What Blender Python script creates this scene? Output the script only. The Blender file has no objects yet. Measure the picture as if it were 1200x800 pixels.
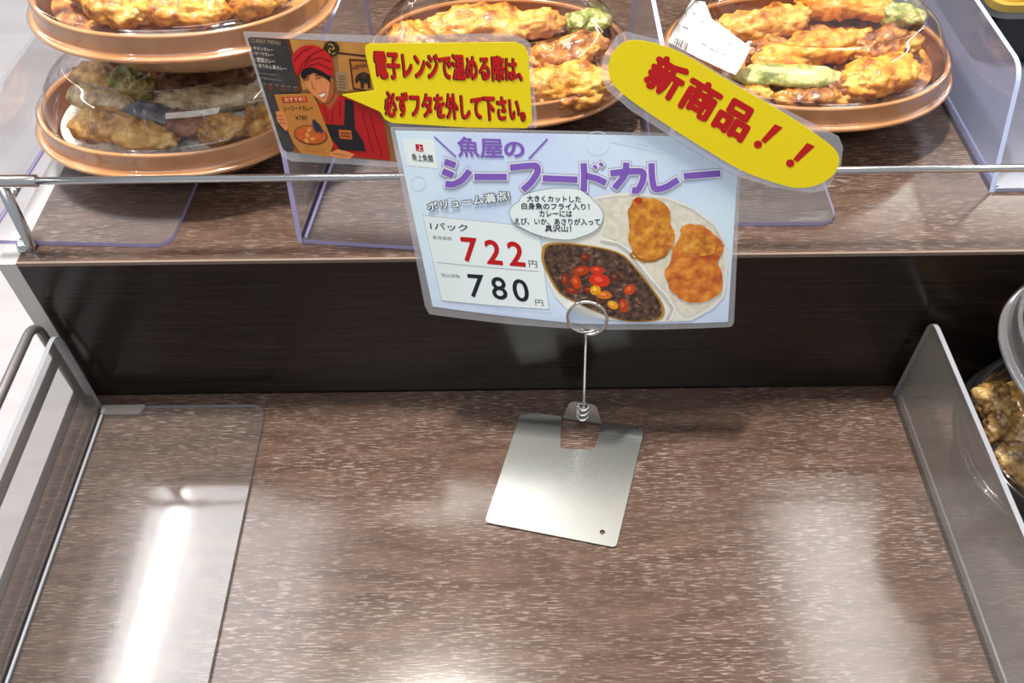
import bpy, bmesh, math, random
from mathutils import Vector, Matrix, noise
from mathutils.geometry import tessellate_polygon

S = bpy.context.scene
COL = S.collection
random.seed(7)

# ---------------------------------------------------------------- camera
FPX = 1040.0                       # focal length in pixels of the 1200 px wide frame
PITCH, ROLL = math.radians(49.6), math.radians(0.7)
CAM = Vector((0, 0, 0.5))
FW = Vector((0, math.cos(PITCH), -math.sin(PITCH)))
U0 = Vector((0, math.sin(PITCH), math.cos(PITCH)))
R0 = Vector((1, 0, 0))
RT = R0 * math.cos(ROLL) - U0 * math.sin(ROLL)
UP = U0 * math.cos(ROLL) + R0 * math.sin(ROLL)
cd = bpy.data.cameras.new('camera'); cam = bpy.data.objects.new('camera', cd); COL.objects.link(cam)
cd.sensor_width = 36; cd.lens = 36 * FPX / 1200; cd.clip_start = 0.01
M3 = Matrix((RT, UP, -FW)).transposed()
cam.matrix_world = Matrix.Translation(CAM) @ M3.to_4x4()
S.camera = cam

# ---------------------------------------------------------------- world, lamps, exposure
w = bpy.data.worlds.new('world'); S.world = w; w.use_nodes = True
w.node_tree.nodes['Background'].inputs[0].default_value = (0.93, 0.95, 1.0, 1)
w.node_tree.nodes['Background'].inputs[1].default_value = 0.36
S.view_settings.view_transform = 'Standard'
S.view_settings.look = 'None'
S.view_settings.gamma = 1
S.view_settings.use_curve_mapping = False
S.view_settings.exposure = 0.12
S.cycles.transparent_max_bounces = 40
S.cycles.max_bounces = 10


def area(name, loc, target, sx, sy, power, col=(1, 1, 1)):
    l = bpy.data.lights.new(name, 'AREA'); l.shape = 'RECTANGLE'
    l.size, l.size_y, l.energy, l.color = sx, sy, power, col
    o = bpy.data.objects.new(name, l); COL.objects.link(o)
    o.location = loc
    o.rotation_euler = (Vector(target) - Vector(loc)).to_track_quat('-Z', 'Y').to_euler()
    return o


# ceiling tubes running away from the viewer, softer panels beside them, a case lamp above and behind the bowls
area('tube_lamp', (-1.07, 1.05, 2.0), (-1.07, 1.051, 0), 0.032, 0.90, 4.2, (1, 0.98, 0.94))
area('tube_lamp', (-2.3, 1.6, 2.1), (-2.3, 1.601, 0), 0.10, 4.0, 26, (1, 0.98, 0.95))
area('tube_lamp', (2.4, 1.6, 2.1), (2.4, 1.601, 0), 0.10, 4.0, 26, (1, 0.98, 0.95))
area('tube_lamp', (2.3, 2.75, 2.1), (2.3, 2.751, 0), 1.9, 0.16, 11, (1, 0.97, 0.92))
area('panel_lamp', (-0.91, 0.98, 2.1), (-0.91, 0.981, 0), 0.60, 1.50, 15, (0.96, 0.98, 1))
area('panel_lamp', (1.00, 1.05, 2.1), (1.00, 1.051, 0), 0.30, 0.95, 8, (1, 0.98, 0.95))
area('case_lamp', (-0.26, 0.63, 2.05), (0.02, 0.40, 0.1), 0.30, 0.05, 68, (1, 0.95, 0.87))
area('fill_light', (0.0, -1.4, 2.1), (0, 0.4, 0.1), 1.6, 0.6, 13, (1, 0.98, 0.95))  # added soft fill behind the camera, lifts the diffuse light

# ---------------------------------------------------------------- materials
MATS = {}


def nodes(name):
    m = bpy.data.materials.new(name); m.use_nodes = True
    nt = m.node_tree
    return m, nt, nt.nodes['Principled BSDF']


def plain(name, col, rough=0.5, metal=0.0, coat=0.0, spec=0.5, trans=0.0):
    if name in MATS: return MATS[name]
    m, nt, b = nodes(name)
    b.inputs['Base Color'].default_value = (*col, 1)
    b.inputs['Roughness'].default_value = rough
    b.inputs['Metallic'].default_value = metal
    b.inputs['Coat Weight'].default_value = coat
    b.inputs['Coat Roughness'].default_value = 0.08
    b.inputs['Specular IOR Level'].default_value = spec
    MATS[name] = m
    return m


def ramp(nt, fac, stops):
    r = nt.nodes.new('ShaderNodeValToRGB')
    el = r.color_ramp.elements
    while len(el) < len(stops): el.new(0.5)
    for e, (p, c) in zip(el, stops):
        e.position = p; e.color = (*c, 1)
    nt.links.new(fac, r.inputs[0])
    return r.outputs[0]


def noise_tex(nt, scale, vec=(1, 1, 1), detail=4, rough=0.55, dist=0.0, coord='Object'):
    tc = nt.nodes.new('ShaderNodeTexCoord'); mp = nt.nodes.new('ShaderNodeMapping')
    mp.inputs['Scale'].default_value = vec
    n = nt.nodes.new('ShaderNodeTexNoise')
    n.inputs['Scale'].default_value = scale; n.inputs['Detail'].default_value = detail
    n.inputs['Roughness'].default_value = rough; n.inputs['Distortion'].default_value = dist
    nt.links.new(tc.outputs[coord], mp.inputs[0]); nt.links.new(mp.outputs[0], n.inputs['Vector'])
    return n.outputs[0]


def mixcol(nt, fac, a, b):
    m = nt.nodes.new('ShaderNodeMix'); m.data_type = 'RGBA'
    for sock, v in ((m.inputs[0], fac), (m.inputs[6], a), (m.inputs[7], b)):
        if hasattr(v, 'links'): nt.links.new(v, sock)
        elif isinstance(v, tuple): sock.default_value = (*v, 1)
        else: sock.default_value = v
    return m.outputs[2]


def bump(nt, b, h, strength, dist):
    n = nt.nodes.new('ShaderNodeBump')
    n.inputs['Strength'].default_value = strength; n.inputs['Distance'].default_value = dist
    nt.links.new(h, n.inputs['Height']); nt.links.new(n.outputs[0], b.inputs['Normal'])


def mottled(name, stops, scale=60, rough=0.45, coat=0.0, bumpd=0.0, vec=(1, 1, 1), detail=5, bscale=None, spec=0.5, sss=0.0):
    if name in MATS: return MATS[name]
    m, nt, b = nodes(name)
    f = noise_tex(nt, scale, vec, detail)
    nt.links.new(ramp(nt, f, stops), b.inputs['Base Color'])
    b.inputs['Roughness'].default_value = rough
    b.inputs['Coat Weight'].default_value = coat
    b.inputs['Coat Roughness'].default_value = 0.15
    b.inputs['Specular IOR Level'].default_value = spec
    if bumpd: bump(nt, b, noise_tex(nt, bscale or scale * 4, (1, 1, 1), 5), 0.6, bumpd)
    MATS[name] = m
    return m


def wood_top():
    m, nt, b = nodes('streaked_brown_laminate')
    s1 = noise_tex(nt, 1.0, (105, 1100, 100), 3, 0.6, 0.2)
    s2 = noise_tex(nt, 1.0, (20, 130, 40), 3, 0.5, 0.3)
    big = noise_tex(nt, 11.0, (1, 1.6, 1), 2)
    base = ramp(nt, s2, [(0.3, (0.060, 0.035, 0.025)), (0.72, (0.110, 0.067, 0.049))])
    mask = ramp(nt, s1, [(0.54, (0, 0, 0)), (0.61, (1, 1, 1))])
    fade = ramp(nt, big, [(0.36, (0.30, 0.30, 0.30)), (0.62, (0.95, 0.95, 0.95))])
    mu = nt.nodes.new('ShaderNodeMath'); mu.operation = 'MULTIPLY'
    nt.links.new(mask, mu.inputs[0]); nt.links.new(fade, mu.inputs[1])
    col = mixcol(nt, mu.outputs[0], base, (0.25, 0.195, 0.168))  # pale woodgrain streaks, part of their sheen put into the colour
    nt.links.new(col, b.inputs['Base Color'])
    b.inputs['Roughness'].default_value = 0.145
    b.inputs['Specular IOR Level'].default_value = 0.6
    bump(nt, b, mask, 0.03, 0.0001)
    return m


def wood_dark():
    m, nt, b = nodes('dark_woodgrain_laminate')
    s = noise_tex(nt, 1.0, (14, 100, 420), 4, 0.6, 0.3)
    nt.links.new(ramp(nt, s, [(0.3, (0.0075, 0.005, 0.004)), (0.75, (0.028, 0.019, 0.0155))]), b.inputs['Base Color'])
    b.inputs['Roughness'].default_value = 0.2
    b.inputs['Specular IOR Level'].default_value = 0.3
    return m


def clear_plastic(name, tint=(1, 1, 1), rough=0.03, ior=1.49, haze=0.0, hazecol=(0.8, 0.8, 0.85), boost=1.0):
    if name in MATS: return MATS[name]
    m = bpy.data.materials.new(name); m.use_nodes = True
    nt = m.node_tree; nt.nodes.clear()
    out = nt.nodes.new('ShaderNodeOutputMaterial')
    tr = nt.nodes.new('ShaderNodeBsdfTransparent'); tr.inputs[0].default_value = (*tint, 1)
    gl = nt.nodes.new('ShaderNodeBsdfGlossy'); gl.inputs['Roughness'].default_value = rough
    fr = nt.nodes.new('ShaderNodeFresnel'); fr.inputs[0].default_value = ior
    # the same reflectance from the inner and the outer face
    ge = nt.nodes.new('ShaderNodeNewGeometry')
    mx = nt.nodes.new('ShaderNodeMixShader')
    mul = nt.nodes.new('ShaderNodeMath'); mul.operation = 'MULTIPLY'; mul.inputs[1].default_value = boost
    lw = nt.nodes.new('ShaderNodeLayerWeight'); lw.inputs[0].default_value = 0.5
    pw = nt.nodes.new('ShaderNodeMath'); pw.operation = 'POWER'; pw.inputs[1].default_value = 4.0
    nt.links.new(lw.outputs['Facing'], pw.inputs[0])
    ma = nt.nodes.new('ShaderNodeMath'); ma.operation = 'MULTIPLY_ADD'
    ma.inputs[1].default_value = 0.75; ma.inputs[2].default_value = ((ior - 1) / (ior + 1)) ** 2
    nt.links.new(pw.outputs[0], ma.inputs[0]); nt.links.new(ma.outputs[0], mul.inputs[0])
    mul.use_clamp = True
    nt.links.new(mul.outputs[0], mx.inputs[0])
    last = tr.outputs[0]
    if haze:
        df = nt.nodes.new('ShaderNodeBsdfDiffuse'); df.inputs[0].default_value = (*hazecol, 1)
        m2 = nt.nodes.new('ShaderNodeMixShader'); m2.inputs[0].default_value = haze
        nt.links.new(last, m2.inputs[1]); nt.links.new(df.outputs[0], m2.inputs[2]); last = m2.outputs[0]
    nt.links.new(last, mx.inputs[1]); nt.links.new(gl.outputs[0], mx.inputs[2])
    nt.links.new(mx.outputs[0], out.inputs[0])
    MATS[name] = m
    return m


WOOD = wood_top(); DARK = wood_dark()
STEEL = plain('brushed_steel', (0.50, 0.515, 0.50), 0.25, 1.0)
WIRE = plain('steel_wire', (0.72, 0.72, 0.70), 0.18, 1.0)
ROD = plain('chrome_rod', (0.70, 0.72, 0.74), 0.2, 1.0)
GREYROD = plain('grey_painted_rod', (0.20, 0.19, 0.185), 0.35, 0.6)
GREYPANEL = plain('grey_panel', (0.52, 0.51, 0.50), 0.5)
ACRYL = clear_plastic('clear_acrylic', (0.97, 0.97, 0.98), 0.06, 1.49, 0.07)
ACRYL_BLUE = clear_plastic('bluish_clear_acrylic', (0.92, 0.93, 0.98), 0.10, 1.49, 0.20, (0.50, 0.54, 0.74), 1.3)
ACRYL_LOW = clear_plastic('hazed_clear_acrylic', (0.96, 0.96, 0.97), 0.08, 1.52, 0.17, (0.44, 0.40, 0.37), 1.3)  # brownish haze colour stands in for the grazing reflection in the walls
ACRYL_BASE = clear_plastic('polished_clear_acrylic', (0.97, 0.97, 0.97), 0.07, 1.52, 0.035, (0.7, 0.7, 0.7), 1.5)
EDGE_LAV = plain('lavender_acrylic_edge', (0.42, 0.38, 0.66), 0.3)
EDGE_BLUE = plain('blue_acrylic_edge', (0.45, 0.52, 0.74), 0.3)
EDGE_GREY = plain('grey_acrylic_edge', (0.30, 0.31, 0.34), 0.3)
LID = clear_plastic('clear_lid_plastic', (0.99, 0.99, 0.99), 0.02, 1.5, 0.004, (0.9, 0.9, 0.9), 1.7)
FILM = clear_plastic('laminate_film', (0.96, 0.97, 0.99), 0.12, 1.5, 0.20, (0.80, 0.80, 0.83), 1.0)


# ---------------------------------------------------------------- mesh helpers
def link(name, me, mats, parent=None, smooth=False):
    o = bpy.data.objects.new(name, me); COL.objects.link(o)
    for m in (mats if isinstance(mats, (list, tuple)) else [mats]): me.materials.append(m)
    if smooth:
        for p in me.polygons: p.use_smooth = True
    if parent: o.parent = parent
    return o


class MB:
    def __init__(s): s.v = []; s.f = []; s.m = []

    def add(s, vs, fs, mat=0):
        n = len(s.v); s.v += [tuple(v) for v in vs]
        s.f += [tuple(i + n for i in f) for f in fs]; s.m += [mat] * len(fs)
        return s

    def box(s, a, b, mat=0):
        (x0, y0, z0), (x1, y1, z1) = a, b
        return s.add([(x0, y0, z0), (x1, y0, z0), (x1, y1, z0), (x0, y1, z0), (x0, y0, z1), (x1, y0, z1), (x1, y1, z1), (x0, y1, z1)],
                     [(3, 2, 1, 0), (4, 5, 6, 7), (0, 1, 5, 4), (1, 2, 6, 5), (2, 3, 7, 6), (3, 0, 4, 7)], mat)

    def tube(s, pts, r, n=12, cap=True, mat=0, closed=False):
        pts = [Vector(p) for p in pts]; N = len(pts); rings = []
        prev = None
        for i, p in enumerate(pts):
            if closed: t = pts[(i + 1) % N] - pts[i - 1]
            else: t = pts[min(i + 1, N - 1)] - pts[max(i - 1, 0)]
            t.normalize()
            if prev is None:
                a = Vector((0, 0, 1)) if abs(t.z) < 0.9 else Vector((1, 0, 0))
                u = t.cross(a).normalized()
            else: u = (prev - t * prev.dot(t)).normalized()
            prev = u; v = t.cross(u)
            rr = r[i] if isinstance(r, (list, tuple)) else r
            rings.append([p + (u * math.cos(2 * math.pi * k / n) + v * math.sin(2 * math.pi * k / n)) * rr for k in range(n)])
        vs = [q for ring in rings for q in ring]; fs = []
        for i in range(N if closed else N - 1):
            j = (i + 1) % N
            for k in range(n):
                fs.append((i * n + k, i * n + (k + 1) % n, j * n + (k + 1) % n, j * n + k))
        if cap and not closed:
            fs.append(tuple(range(n - 1, -1, -1))); fs.append(tuple((N - 1) * n + k for k in range(n)))
        return s.add(vs, fs, mat)

    def prism(s, poly, to3, h0, h1, mat_face=0, mat_edge=0):
        """poly: 2-D outline (ccw); to3(a, b, h) -> 3-D point; a solid between h0 and h1"""
        n = len(poly)
        vs = [to3(a, b, h0) for a, b in poly] + [to3(a, b, h1) for a, b in poly]
        s.add(vs, [tuple(range(n - 1, -1, -1)), tuple(range(n, 2 * n))], mat_face)
        k = len(s.v) - 2 * n
        s.f += [(k + i, k + (i + 1) % n, k + n + (i + 1) % n, k + n + i) for i in range(n)]; s.m += [mat_edge] * n
        return s

    def mesh(s, name):
        me = bpy.data.meshes.new(name); me.from_pydata(s.v, [], s.f)
        for p, m in zip(me.polygons, s.m): p.material_index = m
        me.update()
        return me

    def build(s, name, mats, parent=None, smooth=False, recalc=True):
        me = s.mesh(name)
        if recalc:
            b = bmesh.new(); b.from_mesh(me); bmesh.ops.recalc_face_normals(b, faces=b.faces); b.to_mesh(me); b.free()
        o = link(name, me, mats, parent, smooth)
        return o


def bevel(o, width, seg=2):
    m = o.modifiers.new('bevel', 'BEVEL'); m.width = width; m.segments = seg; m.limit_method = 'ANGLE'
    return o


def tag(o, label, cat, group=None, kind=None):
    o['label'] = label; o['category'] = cat
    if group: o['group'] = group
    if kind: o['kind'] = kind
    return o


def thing(name, loc, label, cat, group=None):
    o = bpy.data.objects.new(name, None); COL.objects.link(o); o.location = loc; o.empty_display_size = 0.01
    return tag(o, label, cat, group)


def rounded(poly, radii, seg=6):
    """round the corners of a 2-D outline"""
    out = []; n = len(poly)
    for i, p in enumerate(poly):
        r = radii[i] if isinstance(radii, (list, tuple)) else radii
        if not r: out.append(tuple(p)); continue
        p = Vector(p); a = Vector(poly[i - 1]) - p; b = Vector(poly[(i + 1) % n]) - p
        r = min(r, a.length * .48, b.length * .48)
        q0 = p + a.normalized() * r; q1 = p + b.normalized() * r
        for k in range(seg + 1):
            t = k / seg
            out.append(tuple(q0 * (1 - t) ** 2 + p * 2 * t * (1 - t) + q1 * t * t))
    return out


def smooth_loop(pts, seg=5):
    """closed Catmull-Rom through the points"""
    P = [Vector(p) for p in pts]; n = len(P); out = []
    for i in range(n):
        a, b, c, d = P[i - 1], P[i], P[(i + 1) % n], P[(i + 2) % n]
        for k in range(seg):
            t = k / seg
            out.append(tuple(0.5 * ((2 * b) + (c - a) * t + (2 * a - 5 * b + 4 * c - d) * t * t + (3 * b - a - 3 * c + d) * t ** 3)))
    return out


def ray(px, py): return FW + RT * ((px - 600) / FPX) + UP * ((400 - py) / FPX)


def at_z(px, py, z):
    d = ray(px, py)
    return CAM + d * ((z - CAM.z) / d.z)


# ================================================================ the setting
TOP = 0.130          # height of the raised tier
FACE = 0.381         # its dark front
fl = MB().box((-4, -1.5, -0.80), (4, 6, -0.75)).build('floor', [mottled('pale_vinyl_floor', [(0.3, (0.54, 0.51, 0.525)), (0.7, (0.64, 0.61, 0.625))], 3.0, 0.35, vec=(1, 6, 1))])
fl['kind'] = 'structure'
ce = MB().box((-4, -1.5, 2.35), (4, 6, 2.40)).build('ceiling', [plain('white_ceiling', (0.75, 0.75, 0.75), 0.8)])
ce['kind'] = 'structure'

# lower shelf
sh = bevel(MB().box((-0.307, 0.06, -0.03), (0.75, FACE - .0002, 0)).build('display_shelf', [WOOD]), 0.001)
tag(sh, 'brown streaked woodgrain lower shelf, nearly empty, in front of the dark step', 'shelf')

# raised tier
rs = thing('display_riser', (0.2, FACE, 0), 'raised brown woodgrain tier with black woodgrain front carrying the fried food bowls', 'display stand')
def rel(o, p):                     # children get coordinates relative to their thing
    o.parent = p; o.matrix_parent_inverse = Matrix.Translation(-p.location)
    return o
rel(MB().box((-0.295, FACE, -0.03), (0.75, FACE + 0.012, TOP - 0.0025)).build('front_panel', [DARK]), rs)
rel(MB().box((-0.295, FACE - 0.0006, TOP - 0.0025), (0.75, FACE + 0.0012, TOP)).build('edge_strip', [plain('highlit_edge_band', (0.20, 0.145, 0.115), 0.4)]), rs)  # edge strip; the highlight along the edge is put into its pale colour
rel(MB().box((-0.295, FACE + 0.0014, TOP - 0.0024), (0.75, 0.72, TOP)).build('top_board', [WOOD]), rs)
rel(MB().box((-0.3065, FACE - 0.0005, -0.35), (-0.2952, 0.72, TOP - 0.0005)).build('side_panel', [GREYPANEL]), rs)
bk = thing('back_riser', (0.2, 0.72, TOP), 'black woodgrain step standing behind the bowls at the back', 'display stand')
rel(MB().box((-0.295, 0.7205, TOP - .05), (0.75, 0.74, 0.30)).build('front_panel', [DARK]), bk)
rel(MB().box((-0.295, 0.7405, 0.28), (0.75, 0.95, 0.30)).build('top_board', [WOOD]), bk)

# guard rail along the front of the raised tier
gr = thing('guard_rail', (-0.2935, 0.3944, TOP), 'thin chrome rod rail running along the front of the raised tier', 'rail')
rail_z = 0.1805
rel(MB().tube([(-0.40, .3944, rail_z), (0.72, .3944, rail_z + .0015)], 0.0022, 12).build('rail_rod', [ROD], smooth=True), gr)
rel(MB().tube([(-0.40, .3944, rail_z), (-0.266, .3944, rail_z + .0003)], 0.0036, 14).build('rod_sleeve', [ROD], smooth=True), gr)
for xx in (-0.2935, 0.60):
    rel(MB().tube([(xx, .3944, TOP), (xx + .001, .3944, TOP + .0015), (xx + .004, .3944, TOP + .003), (xx + .0065, .3944, rail_z - .001)], [.0056, .0056, .0033, .0033], 14).build('post', [ROD], smooth=True), gr)
rel(MB().tube([(-0.287, .3992, rail_z - .013), (-0.287, .4050, rail_z - .013)], 0.0025, 10).build('set_screw', [ROD], smooth=True), gr)

# side fence at the left end of the lower shelf
fe = thing('side_fence', (-0.298, 0.375, 0), 'grey wire side fence of three rods at the left end of the lower shelf', 'fence')
fx = -0.2985
def arc_corner():
    pts = [(fx, -0.05, .088), (fx, .360, .088)]
    for k in range(1, 7):
        t = k / 6 * math.pi / 2
        pts.append((fx, .360 + .012 * math.sin(t), .088 - .012 * (1 - math.cos(t))))
    return pts + [(fx, .372, -0.02)]
rel(MB().tube(arc_corner(), .0030, 12).build('top_rod', [GREYROD], smooth=True), fe)
rel(MB().tube([(fx, -0.05, .052), (fx, .372, .052)], .0028, 12).build('middle_rod', [GREYROD], smooth=True), fe)
rel(MB().tube([(fx, -0.05, .016), (fx, .372, .016)], .0028, 12).build('bottom_rod', [GREYROD], smooth=True), fe)


# ================================================================ acrylic dividers
def divider(label, x, y0, y1, width, height, z, yaw, lean, front_round, back_round, slant0, slant1, edge, body, name='acrylic_divider', rr=.013, pivot=None, wedge=None):
    """L-shaped clear sheet: base plate to the right of an upright wall. (x, pivot) stays put when turned by yaw."""
    t = 0.003
    piv = y0 if pivot is None else pivot
    th = thing(name, (x, piv, z), label, 'divider', 'clear acrylic shelf dividers')
    th.rotation_euler.z = yaw
    a0, a1 = y0 - piv, y1 - piv
    poly = rounded([(0.0035, a0), (width, a0), (width, a1), (0.0035, a1)], [0, rr if front_round else 0.002, rr if back_round else 0.002, 0])
    b = MB().prism(poly, lambda a, b_, h: (a, b_, h), 0.0, t, 0, 1)
    o = b.build('base_plate', [ACRYL_BASE if body is ACRYL_LOW else body, edge], th)
    prof = rounded([(a0, 0.0), (a1, 0.0), (a1 + slant1, height), (a0 + slant0, height)], [0, 0, .010, .012])
    wv = MB().prism(prof, lambda a, b_, h: (h + lean * b_ / height, a, b_), 0.0, t, 0, 1)
    wv.build('upright_wall', [body, wedge or edge], th)
    MB().tube([(0.0048, a0 + .002, t), (0.0048, a1 - .002, t)], 0.0009, 8).build('bend_line', [edge], th)
    return th

G_UP = 0.0700
d1 = divider('clear acrylic divider under the leftmost stacked bowls on the raised tier', -0.3215, 0.3985, 0.62, 0.1165, G_UP, TOP, math.radians(-3), .014, True, False, .020, 0, EDGE_LAV, ACRYL, wedge=plain('smoky_edge', (.2, .2, .22), .3))
d2 = divider('clear acrylic divider with lavender edge on the raised tier behind the comic menu card', -0.1290, 0.3955, 0.62, 0.116, G_UP, TOP, math.radians(-6), -.001, True, False, .012, 0, EDGE_LAV, ACRYL)
d3 = divider('clear acrylic divider whose plate corner shows below the yellow oval tag', 0.0890, 0.4060, 0.62, 0.1115, G_UP, TOP, math.radians(-.5), .004, True, False, .020, 0, EDGE_LAV, ACRYL)
d4 = divider('clear acrylic divider with pale blue edge right of the rightmost bowl on the raised tier', 0.3040, 0.4345, 0.70, 0.118, G_UP, TOP, 0, .0015, True, False, .032, 0, EDGE_BLUE, ACRYL_BLUE)
d5 = divider('large clear acrylic divider beside the wire fence at left of the lower shelf', -0.2885, 0.075, 0.3685, 0.1172, 0.076, 0, 0, -.004, False, True, .02, .006, EDGE_GREY, ACRYL_LOW, pivot=.3685)
d6 = divider('clear acrylic divider on the lower shelf beside the black bowls at right', 0.2655, 0.075, 0.3715, 0.118, 0.0765, 0, 0, .002, False, True, .02, .004, EDGE_GREY, ACRYL_LOW, pivot=.3715)
# small clear strip welded on the back corner of the lower left divider
MB().prism(rounded([(0.004, -.0075), (0.031, -.0075), (0.034, -.0005), (0.004, -.0005)], .0015), lambda a, b, h: (a, b, h), .0031, .0050, 0, 1).build('corner_strip', [ACRYL_LOW, EDGE_GREY], d5)


# ================================================================ bowls
def oval(a, b, d, z, n=112, e=2.15):
    out = []
    for k in range(n):
        t = 2 * math.pi * k / n; c, s = math.cos(t), math.sin(t)
        out.append(((a - d) * math.copysign(abs(c) ** (2 / e), c), (b - d) * math.copysign(abs(s) ** (2 / e), s), z))
    return out


def loft(a, b, prof, n=112, close0=False, close1=False):
    m = MB(); vs = []; fs = []
    for d, z in prof: vs += oval(a, b, d, z, n)
    for i in range(len(prof) - 1):
        for k in range(n):
            fs.append((i * n + k, i * n + (k + 1) % n, (i + 1) * n + (k + 1) % n, (i + 1) * n + k))
    if close0: fs.append(tuple(range(n - 1, -1, -1)))
    if close1: fs.append(tuple((len(prof) - 1) * n + k for k in range(n)))
    return m.add(vs, fs)


def dense(prof, r=0.5, it=2):
    """Chaikin-round a profile so it reads as moulded plastic"""
    for _ in range(it):
        q = [prof[0]]
        for (a, b), (c, d) in zip(prof, prof[1:]):
            q += [(a * .75 + c * .25, b * .75 + d * .25), (a * .25 + c * .75, b * .25 + d * .75)]
        prof = q + [prof[-1]]
    return prof


BOWL_PROF = dense([(.036, 0), (.034, .0005), (.030, .004), (.010, .0250), (.0045, .0272), (.0004, .0276), (.0, .0290), (.0006, .0302), (.0028, .0304), (.0044, .0304), (.0048, .0320),
                   (.0052, .0395), (.0052, .0412), (.0066, .0420), (.0082, .0414), (.0098, .034), (.020, .016), (.036, .004), (.05, .0035)])
LID_PROF = [(-.0003, .0296), (-.0004, .0310), (.0008, .0316), (.0032, .0318), (.0040, .0330), (.0042, .0425), (.0052, .0434), (.0080, .0434), (.0098, .0462),
            (.0135, .0555), (.0190, .0628), (.0250, .0668), (.0285, .0690), (.0305, .0692), (.0325, .0680), (.0345, .0660), (.0385, .0654), (.0500, .0652)]
LIDS = {}
PEACH = mottled('peach_glazed_plastic', [(0.35, (0.42, 0.175, 0.062)), (0.7, (0.60, 0.29, 0.115))], 30, 0.2, 0.6, spec=0.6)
INNER = mottled('brown_glazed_plastic', [(0.35, (0.16, 0.05, 0.02)), (0.7, (0.28, 0.10, 0.04))], 30, 0.2, 0.5)
GREYCLEAR = clear_plastic('smoky_clear_plastic', (0.55, 0.55, 0.57), 0.08, 1.5, 0.16, (0.6, 0.6, 0.62), 2.0)
BLACKP = plain('black_glossy_plastic', (0.008, 0.008, 0.009), 0.15, 0, 0.5)
BROWN_SAUCE = mottled('brown_sauce', [(0.3, (0.10, 0.025, 0.008)), (0.7, (0.24, 0.075, 0.02))], 60, 0.2, 0.6)
# ---- fried pieces
def crisp(name, lo, mid, hi, coat=0.3):
    return mottled(name, [(0.34, lo), (0.48, mid), (0.64, hi)], 95, 0.42, coat, 0.0022, detail=8, bscale=300)

GOLD = crisp('golden_batter', (0.30, 0.075, 0.008), (0.70, 0.28, 0.028), (0.92, 0.53, 0.12))
ORANGE = crisp('orange_batter', (0.32, 0.07, 0.006), (0.75, 0.27, 0.020), (0.93, 0.48, 0.08))
GLAZED = crisp('sauce_glazed_batter', (0.085, 0.018, 0.004), (0.36, 0.11, 0.013), (0.72, 0.34, 0.055), 0.5)
TAN = crisp('tan_batter', (0.20, 0.075, 0.015), (0.55, 0.27, 0.05), (0.74, 0.46, 0.14), 0.4)
BROWN = crisp('dark_brown_batter', (0.06, 0.018, 0.008), (0.20, 0.07, 0.025), (0.36, 0.15, 0.06))
PALE = crisp('pale_thin_batter', (0.20, 0.11, 0.05), (0.50, 0.36, 0.18), (0.70, 0.58, 0.38), 0.4)
GREENB = crisp('green_leaf_in_batter', (0.09, 0.10, 0.02), (0.27, 0.27, 0.06), (0.62, 0.50, 0.20))
PEPPER = crisp('pale_green_pepper', (0.16, 0.20, 0.03), (0.38, 0.40, 0.09), (0.70, 0.64, 0.26), 0.8)
EGGPL = crisp('blue_violet_eggplant_skin', (0.02, 0.025, 0.05), (0.06, 0.07, 0.12), (0.20, 0.17, 0.18), 0.8)
OLIVE = crisp('olive_brown_batter', (0.08, 0.035, 0.01), (0.26, 0.14, 0.035), (0.46, 0.31, 0.10), 0.4)
REDP = crisp('red_pickle', (0.30, 0.03, 0.01), (0.55, 0.07, 0.02), (0.75, 0.2, 0.05))


RICE = mottled('steamed_rice', [(0.35, (0.62, 0.55, 0.45)), (0.65, (0.90, 0.87, 0.82))], 320, 0.5, 0.3, 0.0012, bscale=420)


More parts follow.
